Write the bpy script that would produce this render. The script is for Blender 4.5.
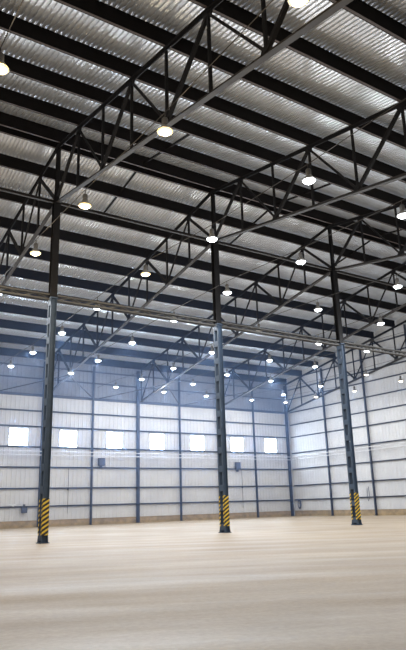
import bpy, bmesh, math, random
from mathutils import Vector, Matrix
for o in list(bpy.data.objects): bpy.data.objects.remove(o)
scene = bpy.context.scene
COL = scene.collection
R_ = random.Random(7)

# ------------------------------------------------------------------ camera
cd = bpy.data.cameras.new('camera'); cam = bpy.data.objects.new('camera', cd); COL.objects.link(cam)
yaw, pitch, roll = 0.590, 0.2824, -0.0294
fw = Vector((math.sin(yaw)*math.cos(pitch), math.cos(yaw)*math.cos(pitch), math.sin(pitch)))
r0 = Vector((math.cos(yaw), -math.sin(yaw), 0)); u0 = r0.cross(fw)
cr = r0*math.cos(roll)+u0*math.sin(roll); cu = -r0*math.sin(roll)+u0*math.cos(roll)
M = Matrix((cr, cu, -fw)).transposed().to_4x4()
M.translation = Vector((-12.228, -34.358, 1.68))
cam.matrix_world = M
cd.sensor_fit = 'VERTICAL'; cd.sensor_height = 24.0; cd.lens = 623.58*24/650
cd.clip_start = 0.05; cd.clip_end = 500
scene.camera = cam

# ------------------------------------------------------------------ world, sun, exposure
w = bpy.data.worlds.new('world'); scene.world = w; w.use_nodes = True
bg = w.node_tree.nodes['Background']; bg.inputs['Color'].default_value = (1.0, 0.95, 0.88, 1); bg.inputs['Strength'].default_value = 0.25
vs = scene.view_settings; vs.view_transform = 'Standard'; vs.look = 'None'; vs.gamma = 1; vs.use_curve_mapping = False
vs.exposure = 0.38
LAMP_W = 150.0
LAMP_GLOW_W = 260.0
WINDOW_STRENGTH = 40.0

# ------------------------------------------------------------------ materials
def mat(name, rgb, rough=.6, metal=0., nz=0., scale=4., rgb2=None, bump=0., emit=None, estr=0., spec=.5):
    m = bpy.data.materials.new(name); m.use_nodes = True
    nt = m.node_tree; b = nt.nodes['Principled BSDF']
    b.inputs['Base Color'].default_value = (*rgb, 1); b.inputs['Roughness'].default_value = rough
    b.inputs['Metallic'].default_value = metal; b.inputs['Specular IOR Level'].default_value = spec
    if rgb2 or nz or bump:
        tc = nt.nodes.new('ShaderNodeTexCoord'); n = nt.nodes.new('ShaderNodeTexNoise')
        n.inputs['Scale'].default_value = scale; n.inputs['Detail'].default_value = 6
        nt.links.new(tc.outputs['Object'], n.inputs['Vector'])
        cr_ = nt.nodes.new('ShaderNodeValToRGB'); c2 = rgb2 or tuple(c*(1-nz) for c in rgb)
        cr_.color_ramp.elements[0].position = .3; cr_.color_ramp.elements[1].position = .7
        cr_.color_ramp.elements[0].color = (*c2, 1); cr_.color_ramp.elements[1].color = (*rgb, 1)
        nt.links.new(n.outputs['Fac'], cr_.inputs['Fac']); nt.links.new(cr_.outputs['Color'], b.inputs['Base Color'])
        if bump:
            bp = nt.nodes.new('ShaderNodeBump'); bp.inputs['Strength'].default_value = bump; bp.inputs['Distance'].default_value = .02
            nt.links.new(n.outputs['Fac'], bp.inputs['Height']); nt.links.new(bp.outputs['Normal'], b.inputs['Normal'])
    if emit:
        b.inputs['Emission Color'].default_value = (*emit, 1); b.inputs['Emission Strength'].default_value = estr
    return m
M_steel = mat('dark_roof_steel', (.009, .008, .009), .6, nz=.35, scale=3, spec=.25)
M_chord = mat('galvanised_chord_steel', (.026, .021, .019), .65, .0, nz=.3, scale=2)
M_purlin = mat('purlin_steel', (.007, .0055, .006), .7, nz=.3, scale=2, spec=.2)
M_flange = mat('purlin_flange', (.085, .062, .058), .5, nz=.2, scale=2)
M_col = mat('slate_column_paint', (.045, .075, .125), .6, nz=.3, scale=2)
M_post = mat('navy_post_paint', (.026, .034, .062), .5, nz=.25, scale=2)
M_girt = mat('girt_steel', (.045, .052, .085), .5, nz=.25, scale=2)
M_beam = mat('lattice_beam_steel', (.085, .08, .075), .6, nz=.4, scale=3)
M_rod = mat('wire_steel', (.05, .047, .045), .7, .0)
M_pipe = mat('pale_conduit', (.62, .62, .64), .4, nz=.1)
M_roof = mat('corrugated_roof_steel', (.86, .90, .96), .33, .55, nz=.12, scale=1.2)
M_wall = mat('pale_wall_sheet', (.555, .55, .555), .6, rgb2=(.46, .46, .485), scale=.35)
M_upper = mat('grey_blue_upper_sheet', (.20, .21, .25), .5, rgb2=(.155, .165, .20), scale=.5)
M_base = mat('brown_base_band', (.36, .26, .15), .8, rgb2=(.20, .15, .09), scale=1.5)
M_hose = mat('black_rubber', (.05, .06, .10), .6)
M_box = mat('dark_box_plastic', (.035, .035, .05), .5)
M_shade = mat('lamp_shade_metal', (.35, .34, .32), .35, .6)
M_house = mat('lamp_housing', (.12, .115, .11), .5, .3)
M_frame = mat('window_frame_paint', (.55, .56, .60), .5)
M_pane = mat('daylight_pane', (.9, .93, 1.), .4, emit=(.62, .78, 1.), estr=WINDOW_STRENGTH)
M_warm = mat('sodium_lens', (1, .9, .6), .3, emit=(1., .72, .22), estr=1.7)
M_cool = mat('white_lens', (1, 1, 1), .3, emit=(.88, .95, 1.), estr=5.)
M_dim = mat('dim_lens', (1, .95, .85), .3, emit=(1., .86, .66), estr=1.6)
M_off = mat('unlit_lens', (.35, .35, .36), .3)

def stripes(name):
    m = bpy.data.materials.new(name); m.use_nodes = True; nt = m.node_tree; b = nt.nodes['Principled BSDF']
    tc = nt.nodes.new('ShaderNodeTexCoord'); sp = nt.nodes.new('ShaderNodeSeparateXYZ'); nt.links.new(tc.outputs['Object'], sp.inputs[0])
    def mth(op, a, bv=None):
        n = nt.nodes.new('ShaderNodeMath'); n.operation = op
        for i, v in enumerate((a, bv)):
            if v is None: continue
            if isinstance(v, (int, float)): n.inputs[i].default_value = v
            else: nt.links.new(v, n.inputs[i])
        return n.outputs[0]
    s = mth('SUBTRACT', sp.outputs['Z'], mth('MULTIPLY', mth('SUBTRACT', sp.outputs['X'], sp.outputs['Y']), .62))
    fr = mth('FRACT', mth('MULTIPLY', s, 1/.25))
    g = mth('GREATER_THAN', fr, .55)
    mx = nt.nodes.new('ShaderNodeMix'); mx.data_type = 'RGBA'
    mx.inputs['A'].default_value = (.025, .025, .03, 1); mx.inputs['B'].default_value = (.72, .50, .05, 1)
    nt.links.new(g, mx.inputs['Factor']); nt.links.new(mx.outputs['Result'], b.inputs['Base Color'])
    b.inputs['Roughness'].default_value = .5
    return m
M_haz = stripes('hazard_stripe_paint')

def floor_mat():
    m = bpy.data.materials.new('concrete_floor'); m.use_nodes = True; nt = m.node_tree; b = nt.nodes['Principled BSDF']
    tc = nt.nodes.new('ShaderNodeTexCoord')
    def noise(scale, sc, detail=6, rough=.6, rz=0):
        mp = nt.nodes.new('ShaderNodeMapping'); mp.vector_type = 'TEXTURE'; sc = tuple(1/q for q in sc); mp.inputs['Rotation'].default_value = (0, 0, rz); mp.inputs['Scale'].default_value = sc; nt.links.new(tc.outputs['Object'], mp.inputs[0])
        n = nt.nodes.new('ShaderNodeTexNoise'); n.inputs['Scale'].default_value = scale; n.inputs['Detail'].default_value = detail
        n.inputs['Roughness'].default_value = rough
        nt.links.new(mp.outputs[0], n.inputs['Vector']); return n.outputs['Fac']
    def ramp(f, a, c, p0=.3, p1=.7):
        r = nt.nodes.new('ShaderNodeValToRGB'); r.color_ramp.elements[0].position = p0; r.color_ramp.elements[1].position = p1
        r.color_ramp.elements[0].color = (*a, 1); r.color_ramp.elements[1].color = (*c, 1); nt.links.new(f, r.inputs[0]); return r.outputs[0]
    def mul(a, c, f=1.):
        n = nt.nodes.new('ShaderNodeMix'); n.data_type = 'RGBA'; n.blend_type = 'MULTIPLY'; n.inputs['Factor'].default_value = f
        nt.links.new(a, n.inputs['A']); nt.links.new(c, n.inputs['B']); return n.outputs['Result']
    c = ramp(noise(.12, (1, 1, 1)), (.335, .25, .16), (.455, .36, .255))
    c = mul(c, ramp(noise(.5, (.25, 1.6, 1), 12, .75, -.42), (.78, .76, .73), (1, 1, 1), .36, .62))
    c = mul(c, ramp(noise(9., (1, 1, 1), 8, .7), (.80, .78, .76), (1, 1, 1), .35, .65))
    nt.links.new(c, b.inputs['Base Color'])
    rr = ramp(noise(.4, (.2, 1.5, 1), 6, .6, -.5), (.42,)*3, (.65,)*3); nt.links.new(rr, b.inputs['Roughness'])
    b.inputs['Specular IOR Level'].default_value = .5
    bp = nt.nodes.new('ShaderNodeBump'); bp.inputs['Strength'].default_value = .15; bp.inputs['Distance'].default_value = .01
    nt.links.new(noise(6., (1, 1, 1), 8, .7), bp.inputs['Height']); nt.links.new(bp.outputs[0], b.inputs['Normal'])
    return m
M_floor = floor_mat()

# ------------------------------------------------------------------ helpers
def obj(name, bm, m, parent=None, smooth=False):
    me = bpy.data.meshes.new(name); bmesh.ops.recalc_face_normals(bm, faces=bm.faces); bm.to_mesh(me); bm.free()
    for x in (m if isinstance(m, (list, tuple)) else [m]): me.materials.append(x)
    if smooth:
        for p in me.polygons: p.use_smooth = True
    o = bpy.data.objects.new(name, me); COL.objects.link(o)
    if parent: o.parent = parent
    return o
def tag(o, label, cat, group=None, kind=None):
    o['label'] = label; o['category'] = cat
    if group: o['group'] = group
    if kind: o['kind'] = kind
    return o
def struct(o): o['kind'] = 'structure'; return o
def empty(name, loc=(0, 0, 0), rz=0):
    o = bpy.data.objects.new(name, None); COL.objects.link(o); o.location = loc; o.rotation_euler = (0, 0, rz); o.empty_display_size = .2
    return o
def box(bm, c, s, mi=0):
    r = bmesh.ops.create_cube(bm, size=1)['verts']
    for v in r: v.co = Vector((v.co.x*s[0]+c[0], v.co.y*s[1]+c[1], v.co.z*s[2]+c[2]))
    fs = {f for v in r for f in v.link_faces}
    for f in fs: f.material_index = mi
    return r
def prism(bm, prof, p0, p1, up=(0, 0, 1), mi=0):
    """sweep a closed 2-D profile (side, up) from p0 to p1"""
    p0 = Vector(p0); p1 = Vector(p1); d = (p1-p0).normalized(); up = Vector(up)
    side = d.cross(up).normalized(); u = side.cross(d).normalized()
    a = [bm.verts.new(p0+side*x+u*y) for x, y in prof]; b = [bm.verts.new(p1+side*x+u*y) for x, y in prof]
    n = len(prof); fs = [bm.faces.new(a), bm.faces.new(b[::-1])]
    for i in range(n): fs.append(bm.faces.new((a[i], b[i], b[(i+1) % n], a[(i+1) % n])))
    for f in fs: f.material_index = mi
def rect(w_, h_): return [(-w_/2, -h_/2), (w_/2, -h_/2), (w_/2, h_/2), (-w_/2, h_/2)]
def ibeam(w_, h_, t=.02, tw=.015):
    a, b, c = w_/2, h_/2, tw/2
    return [(-a, -b), (a, -b), (a, -b+t), (c, -b+t), (c, b-t), (a, b-t), (a, b), (-a, b), (-a, b-t), (-c, b-t), (-c, -b+t), (-a, -b+t)]
def tee(w_, h_, t=.025, s=1):   # flange down when s=1
    a, c = w_/2, .02
    return [(-a, -s*h_/2), (a, -s*h_/2), (a, -s*(h_/2-t)), (c, -s*(h_/2-t)), (c, s*h_/2), (-c, s*h_/2), (-c, -s*(h_/2-t)), (-a, -s*(h_/2-t))]
def channel(w_, h_, t=.02, s=1):
    a, b = w_/2*s, h_/2
    return [(-a, -b), (a, -b), (a, -b+t), (-a+t*s, -b+t), (-a+t*s, b-t), (a, b-t), (a, b), (-a, b)]
def zee(w_, h_, t=.025):
    b, c = h_/2, t/2
    return [(-w_, -b), (c, -b), (c, b-t), (w_, b-t), (w_, b), (-c, b), (-c, -b+t), (-w_, -b+t)]
def tube(bm, pts, r, n=8):
    pts = [Vector(p) for p in pts]; rings = []
    for i, p in enumerate(pts):
        d = (pts[min(i+1, len(pts)-1)]-pts[max(i-1, 0)]).normalized()
        a = d.orthogonal().normalized() if abs(d.z) > .9 else d.cross(Vector((0, 0, 1))).normalized(); b = d.cross(a)
        rings.append([bm.verts.new(p+a*math.cos(2*math.pi*k/n)*r+b*math.sin(2*math.pi*k/n)*r) for k in range(n)])
    for i in range(len(rings)-1):
        for k in range(n): bm.faces.new((rings[i][k], rings[i][(k+1) % n], rings[i+1][(k+1) % n], rings[i+1][k]))
    bm.faces.new(rings[0]); bm.faces.new(rings[-1][::-1])
def lathe(bm, prof, n=24):
    rings = []
    for r, z in prof:
        rings.append([bm.verts.new((r*math.cos(2*math.pi*k/n), r*math.sin(2*math.pi*k/n), z)) for k in range(n)] if r > 1e-5 else [bm.verts.new((0, 0, z))])
    for a, b in zip(rings, rings[1:]):
        for k in range(n):
            k2 = (k+1) % n
            if len(a) == 1: bm.faces.new((a[0], b[k2], b[k]))
            elif len(b) == 1: bm.faces.new((a[k], a[k2], b[0]))
            else: bm.faces.new((a[k], a[k2], b[k2], b[k]))
B = bmesh.new
ORD = ['', 'first', 'second', 'third', 'fourth', 'fifth', 'sixth', 'seventh', 'eighth', 'ninth', 'tenth', 'eleventh']

# ------------------------------------------------------------------ dimensions
D = 34.3           # ridge to back wall
XL, XW = -22.0, 48.15
H1, H2, SL = 20.24, 24.19, .171
PN = D/10.0
BEAMZ = 13.9
def zt(y): return H2-SL*abs(y)
def zb(y): return H1-SL*abs(y)
PH = .90           # purlin depth
def zroof(y): return zt(y)+.12+PH+.02

# ------------------------------------------------------------------ setting
bm = B(); box(bm, ((XL+XW)/2, 0, -.15), (XW-XL+.6, 2*D+6, .3)); struct(obj('floor', bm, M_floor))
# corrugated roof, both slopes, ribs run down the slope
bm = B(); pitch_ = .25; xs = []
x = XL
while x < XW+.3:
    for dx, dz in ((0, 0), (.13, 0), (.145, .10), (.235, .10)): xs.append((x+dx, dz))
    x += pitch_
ys = [-D-1, -D/2, 0, D/2, D+.35]; rows = []
for lay in (0, .012):
    rows.append([[bm.verts.new((px, y, zroof(y)+dz+lay)) for px, dz in xs] for y in ys])
for g_ in rows:
    for a, b in zip(g_, g_[1:]):
        for i in range(len(xs)-1): bm.faces.new((a[i], a[i+1], b[i+1], b[i]))
n_ = len(xs)-1
for j in range(len(ys)-1):
    for i in (0, n_): bm.faces.new((rows[0][j][i], rows[0][j+1][i], rows[1][j+1][i], rows[1][j][i]))
for i in range(n_):
    for j in (0, len(ys)-1): bm.faces.new((rows[0][j][i], rows[0][j][i+1], rows[1][j][i+1], rows[1][j][i]))
struct(obj('ceiling', bm, M_roof))

# back wall: ribbed sheet with seven openings
WINX = [9.05, 14.82, 20.62, 26.5, 32.45, 38.86, 44.7]; WW, WZ0, WZ1 = 2.1, 8.58, 10.52
def ribbed(bm, xa, xb, z0, z1, to, ztop=None):
    """ribbed sheet strip between xa and xb; to(x, off, z) gives the point"""
    x = xa; prof = []
    base = math.floor(xa/.5)*.5
    cuts = [xa]
    k = base
    while k < xb:
        for d in (0, .06, .12, .18):
            if xa+1e-4 < k+d < xb-1e-4: cuts.append(k+d)
        k += .5
    cuts.append(xb)
    def off(v):
        f_ = (v/.5) % 1*.5
        return .0 if f_ <= 1e-6 or f_ >= .179 else (.035 if .055 < f_ < .125 else 0.)
    zt1 = (lambda v: z1) if ztop is None else ztop
    fr = [(bm.verts.new(to(v, off(v), z0)), bm.verts.new(to(v, off(v), zt1(v)))) for v in cuts]
    bk = [(bm.verts.new(to(v, -.06, z0)), bm.verts.new(to(v, -.06, zt1(v)))) for v in cuts]
    for i in range(len(cuts)-1):
        bm.faces.new((fr[i][0], fr[i+1][0], fr[i+1][1], fr[i][1])); bm.faces.new((bk[i][0], bk[i][1], bk[i+1][1], bk[i+1][0]))
        bm.faces.new((fr[i][1], fr[i+1][1], bk[i+1][1], bk[i][1])); bm.faces.new((fr[i][0], bk[i][0], bk[i+1][0], fr[i+1][0]))
    for e in (0, -1): bm.faces.new((fr[e][0], fr[e][1], bk[e][1], bk[e][0]))
YB = D+.28         # back sheet plane (girts and posts stand in front)
tb = lambda v, o_, z: Vector((v, YB-o_, z))
bm = B(); TOPZ = zroof(YB)
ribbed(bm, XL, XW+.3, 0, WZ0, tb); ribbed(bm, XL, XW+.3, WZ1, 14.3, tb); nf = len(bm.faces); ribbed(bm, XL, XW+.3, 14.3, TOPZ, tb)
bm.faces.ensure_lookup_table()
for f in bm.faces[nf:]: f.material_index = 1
edges = [XL]
for wx in WINX: edges += [wx-WW/2, wx+WW/2]
edges.append(XW+.3)
for a, b in zip(edges[::2], edges[1::2]): ribbed(bm, a, b, WZ0, WZ1, tb)
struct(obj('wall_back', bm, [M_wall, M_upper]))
XS = XW+.28
ts = lambda v, o_, z: Vector((XS-o_, v, z))
bm = B()
ribbed(bm, -D-1, 0, 0, 0, ts, lambda v: zroof(v)); ribbed(bm, 0, D+.28, 0, 0, ts, lambda v: zroof(v))
struct(obj('wall_right', bm, M_wall))
bm = B(); box(bm, ((XL+XW)/2, YB-.10, .33), (XW-XL, .10, .66)); box(bm, ((XL+XW)/2, YB-.11, .68), (XW-XL, .14, .04)); struct(obj('baseboard_back', bm, M_base))
bm = B(); box(bm, (XS-.10, -.25, .33), (.10, 2*D+.55, .66)); box(bm, (XS-.11, -.25, .68), (.14, 2*D+.55, .04)); struct(obj('baseboard_right', bm, M_base))
for i, wx in enumerate(WINX):
    bm = B(); y = YB-.03
    for s in (-1, 1): box(bm, (wx+s*(WW/2-.03), y, (WZ0+WZ1)/2), (.06, .14, WZ1-WZ0))
    for z in (WZ0+.03, WZ1-.03): box(bm, (wx, y, z), (WW-.12, .14, .06))
    fr = struct(obj('window_%d' % (i+1), bm, M_frame))
    bm = B(); box(bm, (wx, y+.02, (WZ0+WZ1)/2), (WW-.12, .03, WZ1-WZ0-.12)); obj('pane', bm, M_pane, fr)
    bm = B(); box(bm, (wx, y-.01, (WZ0+WZ1)/2), (.03, .04, WZ1-WZ0-.12)); obj('mullion', bm, M_frame, fr)

# blue scatter volume added in the far half to imitate camera glare
mh = bpy.data.materials.new('added_glare_haze'); mh.use_nodes = True; nt = mh.node_tree; nt.nodes.clear()
out = nt.nodes.new('ShaderNodeOutputMaterial'); vsn = nt.nodes.new('ShaderNodeVolumeScatter')
vsn.inputs['Color'].default_value = (.35, .55, 1., 1); vsn.inputs['Density'].default_value = .005; vsn.inputs['Anisotropy'].default_value = .6
nt.links.new(vsn.outputs[0], out.inputs['Volume'])
bm = B()
hv = [[bm.verts.new((x_, y_, z_)) for y_, z_ in ((7.5, .4), (33.6, .4), (33.6, 18.3), (7.5, 22.8))] for x_ in (-20, 46)]
bm.faces.new(hv[0]); bm.faces.new(hv[1][::-1])
for q in range(4): bm.faces.new((hv[0][q], hv[1][q], hv[1][(q+1) % 4], hv[0][(q+1) % 4]))
hz = obj('glare_haze', bm, mh); tag(hz, 'thin bluish haze volume added as window glare before the back wall', 'haze', kind='stuff')
# ------------------------------------------------------------------ wall posts and girts
POSTX = [-.3, 5.7, 11.7, 17.7, 23.7, 29.7, 35.7, 41.7, 47.75]
for i, px in enumerate(POSTX):
    thick = i % 2 == 0; wd = .34 if thick else .20
    root = empty('wall_post', (px, D, 0))
    bm = B(); prism(bm, ibeam(wd, .28 if thick else .2, .03, .03), (0, 0, 0.03), (0, 0, zt(D)-.1), (0, 1, 0)); obj('shaft', bm, M_post, root)
    bm = B(); box(bm, (0, -.02, .015), (wd+.14, .42, .03)); obj('base_plate', bm, M_post, root)
    where = 'in the corner by the right wall' if i == 8 else ('just left of window opening %s from the left' % ORD[i-1] if i > 1 else 'far left beyond the frame')
    lab = {0: 'far left thick navy wall post against the back wall, outside the photo frame', 1: 'thin dark wall post at the far left end of the back wall', 2: 'thick dark wall post half hidden behind the left striped column',
           3: 'thin navy wall post between the second and third windows from the left', 4: 'thick blue wall post between the third and fourth windows from the left', 5: 'thin blue wall post between the fourth and fifth windows from the left',
           6: 'thick blue wall post on the back wall hidden behind the middle striped column', 7: 'thin navy wall post between the two rightmost windows', 8: 'thick navy corner post where back and right walls meet'}[i]
    tag(root, lab, 'post', 'upright posts along the back wall')
SP = 7.35
for i in range(1, 6):
    y = D-i*SP; root = empty('wall_post', (XW, y, 0))
    bm = B(); prism(bm, ibeam(.19, .22, .03, .03), (0, 0, .03), (0, 0, zt(y)-.1), (1, 0, 0)); obj('shaft', bm, M_post, root)
    bm = B(); box(bm, (-.02, 0, .015), (.42, .4, .03)); obj('base_plate', bm, M_post, root)
    tag(root, 'slim dark post on the white right wall, %s from the far corner' % ORD[i], 'post', 'upright posts along the right wall')
GZ = [2.15, 4.05, 6.3, 8.5, 10.75, 12.5, 14.3, 16.2, 17.6]
GN = ['lowest', 'second lowest', 'third lowest', 'window sill level', 'window head level', 'just above the windows', 'heavy eave level', 'first above the eave beam', 'topmost']
for z, nm in zip(GZ, GN):
    h_ = .36 if z == 14.3 else .17
    bm = B(); prism(bm, channel(.17, h_*.85, .02, 1), (XL, D+.16, z), (XW-.02, D+.16, z)); tag(obj('wall_girt', bm, M_girt), 'horizontal dark girt across the back wall, %s' % nm, 'girt', 'girts on the back wall')
for z, nm in zip(GZ + [19.2, 20.8, 22.4], ['lowest', 'second from the floor', 'third from the floor', 'fourth from the floor', 'fifth from the floor', 'sixth from the floor', 'seventh from the floor', 'eighth from the floor', 'ninth from the floor', 'tenth from the floor', 'eleventh from the floor', 'highest under the ridge']):
    yl = min(D, (H2+.3-z)/SL)
    bm = B(); prism(bm, channel(.17, .14, .02, -1), (XW+.16, -yl, z), (XW+.16, yl-.02, z)); tag(obj('wall_girt', bm, M_girt), 'horizontal dark girt along the right wall, %s' % nm, 'girt', 'girts on the right wall')

# ------------------------------------------------------------------ purlins
names = {}
for k in list(range(-10, 11))+[.11]:
    y = k*PN-(.38 if k == 0 else 0); z = zt(y)+.12; far_ridge = k == .11
    root = empty('roof_purlin', (0, y, z))
    bm = B()
    s = -1 if k <= 0 else 1
    prism(bm, zee(.05, PH, .03), (XL, 0, PH/2), (XW+.1, 0, PH/2)); obj('web', bm, M_purlin, root)
    bm = B(); box(bm, ((XL+XW)/2, -.06, -.008), (XW-XL, .11, .012)); obj('bottom_flange', bm, M_flange, root)
    lab = 'deep dark ridge purlin over the column heads, nearer the viewer of the pair' if k == 0 else 'deep dark ridge purlin over the column heads, farther of the pair' if far_ridge else 'deep dark roof purlin on the %s slope, %s from the ridge' % (('near', 'far')[k > 0], ORD[int(abs(k))])
    tag(root, lab, 'purlin', 'roof purlins')
# bridging struts between purlins at mid-bay
for bx, bn in ((6, 'left of the middle truss'), (18, 'left of the right column truss'), (30, 'right of the right column truss'), (42, 'nearest the right wall')):
    for k in range(-2, 2):
        y0, y1 = k*PN, (k+1)*PN
        bm = B(); prism(bm, rect(.10, .12), (bx, y0+.03, zt(y0)+.5), (bx, y1-.03, zt(y1)+.5))
        slope = 'near slope' if k < 0 else 'far slope'; nn = -k if k < 0 else k+1
        tag(obj('bridging_strut', bm, M_purlin), 'bridging strut %s, %s gap from ridge, %s' % (bn, ORD[nn], slope), 'strut', 'bridging struts between purlins')

# ------------------------------------------------------------------ trusses
def truss(x, label, wall=False):
    root = empty('roof_truss', (x, 0, 0))
    for s in (-1, 1):
        bm = B(); prism(bm, tee(.22, .22, .03, -1), (0, 0, zt(0)), (0, s*(D-.2), zt(D-.2))); obj('top_chord', bm, M_steel, root)
        bm = B(); prism(bm, tee(.26, .20, .03, 1), (0, s*.25 if not wall else 0, zb(.25)), (0, s*(D-.2), zb(D-.2))); obj('bottom_chord', bm, M_chord, root)
        for k in range(1, 10):
            y = s*k*PN; bm = B(); prism(bm, rect(.11, .13), (0, y, zb(y)+.08), (0, y, zt(y)-.08), (1, 0, 0)); obj('vertical_strut', bm, M_steel, root)
        y = s*(D-.3); bm = B(); prism(bm, rect(.14, .14), (0, y, zb(y)), (0, y, zt(y)), (1, 0, 0)); obj('vertical_strut', bm, M_steel, root)
        for k in range(1, 10, 2):
            for d_, t_ in ((-1, .19), (1, .12)):
                y0, y1 = s*k*PN, s*(k+d_)*PN
                if k+d_ == 10: y1 = s*(D-.4)
                a = Vector((0, y0, zt(y0)-.1)); b = Vector((0, y1, zb(y1)+.1)); u = (b-a).normalized()
                if k+d_ == 0: b = b-u*.3
                bm = B(); prism(bm, rect(t_, t_*.8), a+u*.1, b, (1, 0, 0)); obj('diagonal_web', bm, M_steel, root)
        for k in range(1, 10):
            y = s*k*PN
            zc = zt(y)-.16 if k % 2 else zb(y)+.16
            bm = B(); sgn = -1 if k % 2 else 1
            pts = [(-.35, -.10*sgn), (.35, -.10*sgn), (.16, .22*sgn), (-.16, .22*sgn)]
            v0 = [bm.verts.new((-.035, y+p, zc+q)) for p, q in pts]; v1 = [bm.verts.new((.035, y+p, zc+q)) for p, q in pts]
            bm.faces.new(v0); bm.faces.new(v1[::-1])
            for i in range(4): bm.faces.new((v0[i], v1[i], v1[(i+1) % 4], v0[(i+1) % 4]))
            obj('gusset_plate', bm, M_steel, root)
    if wall:
        bm = B(); prism(bm, rect(.14, .14), (0, 0, zb(0)), (0, 0, zt(0)), (1, 0, 0)); obj('vertical_strut', bm, M_steel, root)
    return tag(root, label, 'truss', 'pitched roof trusses')
truss(-12, 'dark pitched lattice roof truss left of the leftmost visible column')
truss(0, 'dark pitched lattice roof truss passing over the left striped column')
truss(12, 'dark pitched lattice roof truss passing over the middle striped column')
truss(24, 'dark pitched lattice roof truss passing over the right striped column')
truss(36, 'dark pitched lattice roof truss between the right striped column and the right wall')
truss(XW-.35, 'dark pitched lattice gable truss close against the right wall', True)

# ------------------------------------------------------------------ columns
def column(x, label):
    root = empty('steel_column', (x, 0, 0))
    for s in (-1, 1):
        bm = B(); prism(bm, channel(.13, .34, .022, s), (0, s*.225, .04), (0, s*.225, BEAMZ-.1), (1, 0, 0))
        # channel profile side axis lies along Y: web faces outwards
        obj('channel_leg', bm, M_col, root)
    n = 11; st = (BEAMZ-.6)/n
    for i in range(n+1):
        for s in (-1, 1):
            z = .35+i*st
            bm = B(); box(bm, (s*.176, 0, min(z, BEAMZ-.3)), (.014, .50, .40)); obj('batten_plate', bm, M_col, root)
    bm = B(); prism(bm, ibeam(.42, .40, .03, .03), (0, 0, BEAMZ-.1), (0, 0, H1+.15), (0, 1, 0)); obj('upper_shaft', bm, M_steel, root)
    bm = B(); prism(bm, ibeam(.24, .24, .03, .03), (0, 0, H1+.15), (0, 0, H2-.12), (0, 1, 0)); obj('ridge_stub', bm, M_steel, root)
    bm = B(); box(bm, (0, 0, BEAMZ-.06), (.42, .62, .08)); obj('cap_plate', bm, M_col, root)
    bm = B(); box(bm, (0, 0, .02), (.50, .74, .04)); obj('base_plate', bm, M_col, root)
    for sx in (-1, 1):
        for sy in (-1, 1):
            bm = B(); p = [(sy*.292, .04), (sy*.36, .04), (sy*.292, .38)]
            v0 = [bm.verts.new((sx*.15, a, b)) for a, b in p]; v1 = [bm.verts.new((sx*.18, a, b)) for a, b in p]
            bm.faces.new(v0); bm.faces.new(v1[::-1])
            for i in range(3): bm.faces.new((v0[i], v1[i], v1[(i+1) % 3], v0[(i+1) % 3]))
            obj('gusset_plate', bm, M_col, root)
    for s in (-1, 1):
        bm = B(); box(bm, (0, s*.295, 1.36), (.345, .008, 1.9)); o = obj('hazard_panel', bm, M_haz, root); o['label'] = 'yellow and black striped panel'
    for s in (-1, 1):
        for t in (-1, 1):
            bm = B(); box(bm, (s*.187, t*.225, 1.36), (.008, .13, 1.9)); o = obj('hazard_panel', bm, M_haz, root); o['label'] = 'yellow and black striped edge strip'
    return tag(root, label, 'column', 'central row of striped columns')
column(-12, 'battened steel column left of the photo frame with hazard stripes at its foot')
column(0, 'leftmost battened steel column with yellow and black striped foot')
column(12, 'middle battened steel column with yellow and black striped foot')
column(24, 'right battened steel column with yellow and black striped foot near the right wall')
column(36, 'battened steel column right of the photo frame with striped foot')

# lattice tie beams along the column row, at the change of section
bays = [(-12, 0, 'left of the left striped column'), (0, 12, 'between the left and middle striped columns'), (12, 24, 'between the middle and right striped columns'), (24, 36, 'right of the right striped column'), (36, XW+.1, 'last one before the right wall')]
for xa, xb, nm in bays:
    root = empty('lattice_tie_beam', (xa, 0, BEAMZ)); a, b = .24, xb-xa-.24; Hh = .30
    for nme, z in (('top_rail', Hh/2), ('bottom_rail', -Hh/2)):
        for y in (-.12, .12):
            bm = B(); prism(bm, rect(.09, .09), (a, y, z), (b, y, z)); obj(nme, bm, M_beam, root)
    n = 14; dx = (b-a)/n
    for y in (-.12, .12):
        bm = B()
        for i in range(n):
            z0, z1 = ((-1, 1), (1, -1))[i % 2]
            prism(bm, rect(.04, .05), (a+i*dx, y, z0*Hh/2), (a+(i+1)*dx, y, z1*Hh/2), (0, 1, 0))
        obj('lacing', bm, M_beam, root)
    bm = B()
    for i in range(n+1): box(bm, (a+.02+i*(b-a-.04)/n, 0, -Hh/2), (.06, .2, .04))
    obj('cross_bars', bm, M_beam, root)
    tag(root, 'pale lattice tie beam high along the column row, %s' % nm, 'beam', 'lattice tie beams')
# ridge-line ties at bottom chord level
for xa, xb, nm in bays:
    bm = B(); prism(bm, channel(.14, .16, .02), (xa+.2, 0, H1-.02), (xb-.2 if xb < 40 else xb-.5, 0, H1-.02)); box(bm, ((xa+xb)/2, 0, H1-.115), (xb-xa-.9, .16, .012))
    tag(obj('longitudinal_tie', bm, M_chord), 'thin horizontal tie at bottom chord level, %s' % nm, 'tie', 'ties along the truss bottom chords')

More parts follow.
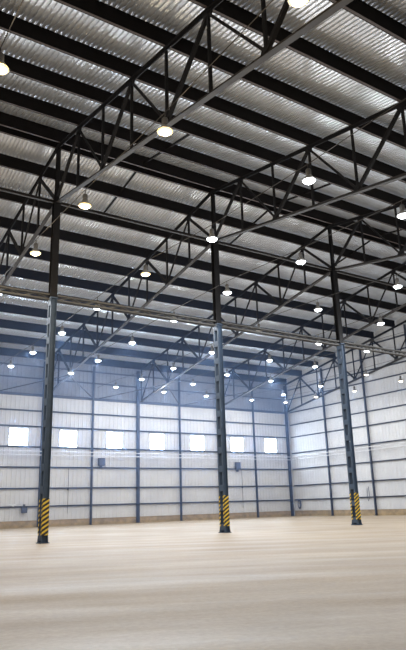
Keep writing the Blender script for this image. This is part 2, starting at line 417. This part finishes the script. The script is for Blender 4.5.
# eave bracing: rods from each truss bottom chord to the neighbouring thin wall posts
for tx, nm in ((0, 'left'), (12, 'middle'), (24, 'right')):
    for s, sn in ((-1, 'left'), (1, 'right')):
        y = 28.0; bm = B(); prism(bm, rect(.08, .08), (tx+s*.14, y, zb(y)-.02), (tx+s*5.6, D-.16, 14.36))
        tag(obj('eave_brace', bm, M_chord), 'thin diagonal brace near the back wall on the %s side of the %s column truss' % (sn, nm), 'brace', 'eave braces')
y = 28.0
for s in (-1,):
    bm = B(); prism(bm, rect(.08, .08), (36+s*.14, y, zb(y)-.02), (36+s*5.6, D-.16, 14.36))
    tag(obj('eave_brace', bm, M_chord), 'thin diagonal brace near the back wall beside the truss closest to the corner', 'brace', 'eave braces')

# ------------------------------------------------------------------ conduits and wall fittings
for z, nm in ((8.0, 'upper'), (7.6, 'lower')):
    bm = B(); tube(bm, [(XL, D-.26, z), (XW-.35, D-.26, z)], .045); tag(obj('conduit_pipe', bm, M_pipe), '%s of two thin pale pipes below the back wall windows' % nm, 'pipe', 'conduits on the back wall')
    bm = B(); tube(bm, [(XW-.26, D-.6, z), (XW-.26, -D, z+.5)], .045); tag(obj('conduit_pipe', bm, M_pipe), '%s of two thin pale pipes along the right wall' % nm, 'pipe', 'conduits on the right wall')
def wall_box(x, z, w_, h_, label):
    root = empty('speaker_box' if h_ > .8 else 'junction_box', (x, D-.016, z))
    bm = B(); box(bm, (0, -.08, 0), (w_, .30, h_)); bmesh.ops.bevel(bm, geom=bm.edges[:], offset=.03, segments=2, affect='EDGES'); obj('housing', bm, M_box, root)
    bm = B(); box(bm, (0, -.245, 0), (w_*.8, .02, h_*.8)); obj('front_cover', bm, M_hose, root)
    bm = B(); box(bm, (0, .04, -.15 if h_ > .8 else .15), (w_*.4, .10, h_+.3)); obj('wall_bracket', bm, M_girt, root)
    tag(root, label, 'box')
wall_box(18.85, 6.95, .8, .9, 'dark square box on the back wall beside the second thin post')
wall_box(38.6, 6.7, .8, .95, 'dark square box on the back wall below the sixth window')
wall_box(10.0, 1.8, .6, .6, 'small dark box low on the back wall left of the left column')
bm = B(); tube(bm, [(9.2, D-.05, 2.5), (8.8, D-.08, 2.32), (8.3, D-.06, 2.4)], .05); tube(bm, [(8.8, D-.08, 2.32), (8.75, D-.09, 2.2)], .12)
tag(obj('floodlight_bracket', bm, M_pipe), 'small pale bracket fitting low on the back wall near the small dark box', 'bracket')
for x, nm in ((14.9, 'below the second window'), (39.3, 'under the dark box beside the sixth window')):
    bm = B(); tube(bm, [(x, D+.04, 6.2), (x+.03, D+.04, 4.2), (x, D+.04, 1.3)], .025); box(bm, (x, D+.04, 3.9), (.16, .1, .2))
    tag(obj('drop_cable', bm, M_rod), 'thin vertical cable on the back wall %s' % nm, 'cable')
bm = B()
for r in (.42, .36, .30):
    tube(bm, [(XW+.03-(.42-r)*.6, 33.2+r*.75*math.cos(t*math.pi/12), 1.55+r*1.5*math.sin(t*math.pi/12)) for t in range(25)], .04)
tag(obj('hose_coil', bm, M_hose), 'dark coiled hose hanging on the right wall beside the corner', 'hose')
bm = B()
tube(bm, [(XW+.04, 20.50, 3.4), (XW+.04, 20.40, 2.2), (XW+.04, 20.65, 1.7), (XW+.04, 20.80, 2.2), (XW+.04, 20.70, 3.2)], .035)
tag(obj('hose_loop', bm, M_hose), 'thin dark cable loop on the right wall behind the right striped column', 'hose')

# ------------------------------------------------------------------ high bay lamps on catenary wires
LP = [(-8.2, -17.4, 0, 1), (-2.1, -24.4, 1, 0), (-2.1, -17.1, 1, 1), (5.0, -17.1, 2, 1), (-2.3, -10.2, 1, 2), (4.8, -10.0, 2, 2), (-2.4, -3.8, 1, 3), (4.2, -3.9, 2, 3), (11.0, -9.9, 3, 2), (11.3, -16.9, 3, 1), (19.4, -9.8, 4, 2), (10.4, -3.5, 3, 3), (18.3, -3.6, 4, 3), (25.2, -3.3, 5, 3), (4.4, 3.4, 2, 4), (4.6, 10.5, 2, 5), (4.7, 17.6, 2, 6), (11.0, 18.0, 3, 6), (10.8, 24.2, 3, 7), (4.6, 23.6, 2, 7), (18.2, 29.2, 4, 8), (10.5, 3.4, 3, 4), (10.8, 10.7, 3, 5), (19.0, 17.8, 4, 6), (18.7, 23.9, 4, 7), (25.2, 23.9, 5, 7), (24.7, 29.6, 5, 8), (18.7, 10.5, 4, 5), (30.9, 29.8, 6, 8), (25.5, 10.7, 5, 5), (25.7, 18.0, 5, 6), (32.2, 18.7, 6, 6), (39.4, 25.0, 7, 7), (31.5, 10.8, 6, 5), (25.2, 3.6, 5, 4), (44.7, 24.7, 8, 7), (31.2, 3.6, 6, 4), (39.6, 11.4, 7, 5), (46.2, 12.2, 8, 5), (46.1, 19.3, 8, 6), (39.7, 18.6, 7, 6), (38.3, 30.1, 7, 8), (43.9, 29.8, 8, 8), (18.0, 2.8, 4, 4), (-8.2, -10.0, 0, 2), (-8.2, -3.6, 0, 3), (-8.1, 3.5, 0, 4), (-8.1, 10.7, 0, 5), (-8.1, 18, 0, 6), (-2.3, 3.5, 1, 4), (-2.4, 10.7, 1, 5), (-2.4, 18, 1, 6), (-2.4, 24.1, 1, 7), (18.3, -17.2, 4, 1), (25, -17.2, 5, 1), (25.0, -10, 5, 2), (31.5, -3.6, 6, 3), (31.5, -10, 6, 2), (31.5, -17.2, 6, 1), (39.3, -3.6, 7, 3), (39.2, 3.4, 7, 4), (45, 3.4, 8, 4), (39.3, -10, 7, 2)]
rows_ = {}
for x, y, i, j in LP: rows_.setdefault(i, []).append((j, x, y))
LZ = 14.9
def lamp(kind):
    root = empty('high_bay_lamp')
    bm = B(); tube(bm, [(0, 0, .55), (0, 0, .78)], .018, 6); obj('hanger_hook', bm, M_rod, root)
    bm = B(); lathe(bm, [(0, .57), (.09, .56), (.12, .50), (.12, .30), (.09, .27), (0, .27)], 16); obj('ballast_housing', bm, M_house, root, True)
    bm = B(); lathe(bm, [(.08, .28), (.13, .24), (.22, .10), (.30, 0), (.285, 0), (.20, .10), (.11, .23), (.07, .265), (.08, .28)], 20); obj('reflector_shade', bm, M_shade, root, True)
    bm = B(); lathe(bm, [(0, .03), (.27, .015), (.26, -.03), (.18, -.085), (.08, -.11), (0, -.115)], 20); obj('lens', bm, {'w': M_warm, 'c': M_cool, 'd': M_dim, 'o': M_off}[kind], root, True)
    return root
def lightdata(kind):
    l = bpy.data.lights.new('lamp_light', 'AREA'); l.shape = 'DISK'; l.size = .5
    l.color = (1., .80, .52) if kind == 'w' else (.93, .97, 1.); l.energy = LAMP_W*{'w': .4, 'c': 1., 'd': .8}[kind]
    return l
LD = {'w': lightdata('w'), 'c': lightdata('c'), 'd': lightdata('d')}
def glowdata(kind):
    l = bpy.data.lights.new('lamp_glow', 'POINT'); l.shadow_soft_size = .12
    l.color = (1., .80, .52) if kind == 'w' else (.93, .97, 1.); l.energy = LAMP_GLOW_W*{'w': .8, 'c': 1., 'd': .15}[kind]
    return l
LG = {'w': glowdata('w'), 'c': glowdata('c'), 'd': glowdata('d')}
protos = {}
def copy_tree(o, parent=None):
    c = o.copy(); COL.objects.link(c); c.parent = parent
    for ch in o.children: copy_tree(ch, c)
    return c
WARM = {(0, 1), (1, 1), (1, 2), (1, 3), (2, 3), (1, 0), (0, 0), (0, 2)}
order = sorted(rows_)
for ri, i in enumerate(order):
    lst = sorted(rows_[i])
    for n, (j, x, y) in enumerate(lst):
        kind = 'd' if i == 8 or (i == 7 and j == 5) else 'w' if (i, j) in WARM else ('o' if (i, j) == (4, 4) else 'c')
        if kind not in protos:
            t = protos[kind] = lamp(kind)
            if kind != 'o':
                lo = bpy.data.objects.new('lamp_light', LD[kind]); COL.objects.link(lo); lo.parent = t; lo.location = (0, 0, -.14)
                lo = bpy.data.objects.new('lamp_glow', LG[kind]); COL.objects.link(lo); lo.parent = t; lo.location = (0, 0, -.26)
        else: t = copy_tree(protos[kind])
        t.location = (x, y, LZ) if i < 8 else tuple(cam.location.lerp(Vector((x, y, LZ)), .95))
        desc = {'w': 'warm yellow glowing', 'd': 'dimmer pale glowing', 'c': 'cool white glowing', 'o': 'unlit dark'}[kind]
        tag(t, '%s high bay lamp, %s wire from left, %s from viewer' % (desc, ORD[ri+1], ORD[n+1]), 'lamp', 'hanging high bay lamps')
    bm = B(); pts = [(lst[0][1]-(0.1), -D+.5, LZ+.8)]+[((x, y, LZ+.8) if i < 8 else tuple(Vector((x, y, LZ)).lerp(cam.location, .05)+Vector((0, 0, .8)))) for j, x, y in lst]
    pts.append((pts[-1][0], D-.05, LZ+.8))
    tube(bm, pts, .018, 5)
    tag(obj('catenary_wire', bm, M_rod), 'thin steel wire carrying lamps toward the back wall, %s from the left' % ORD[ri+1], 'wire', 'lamp wires')
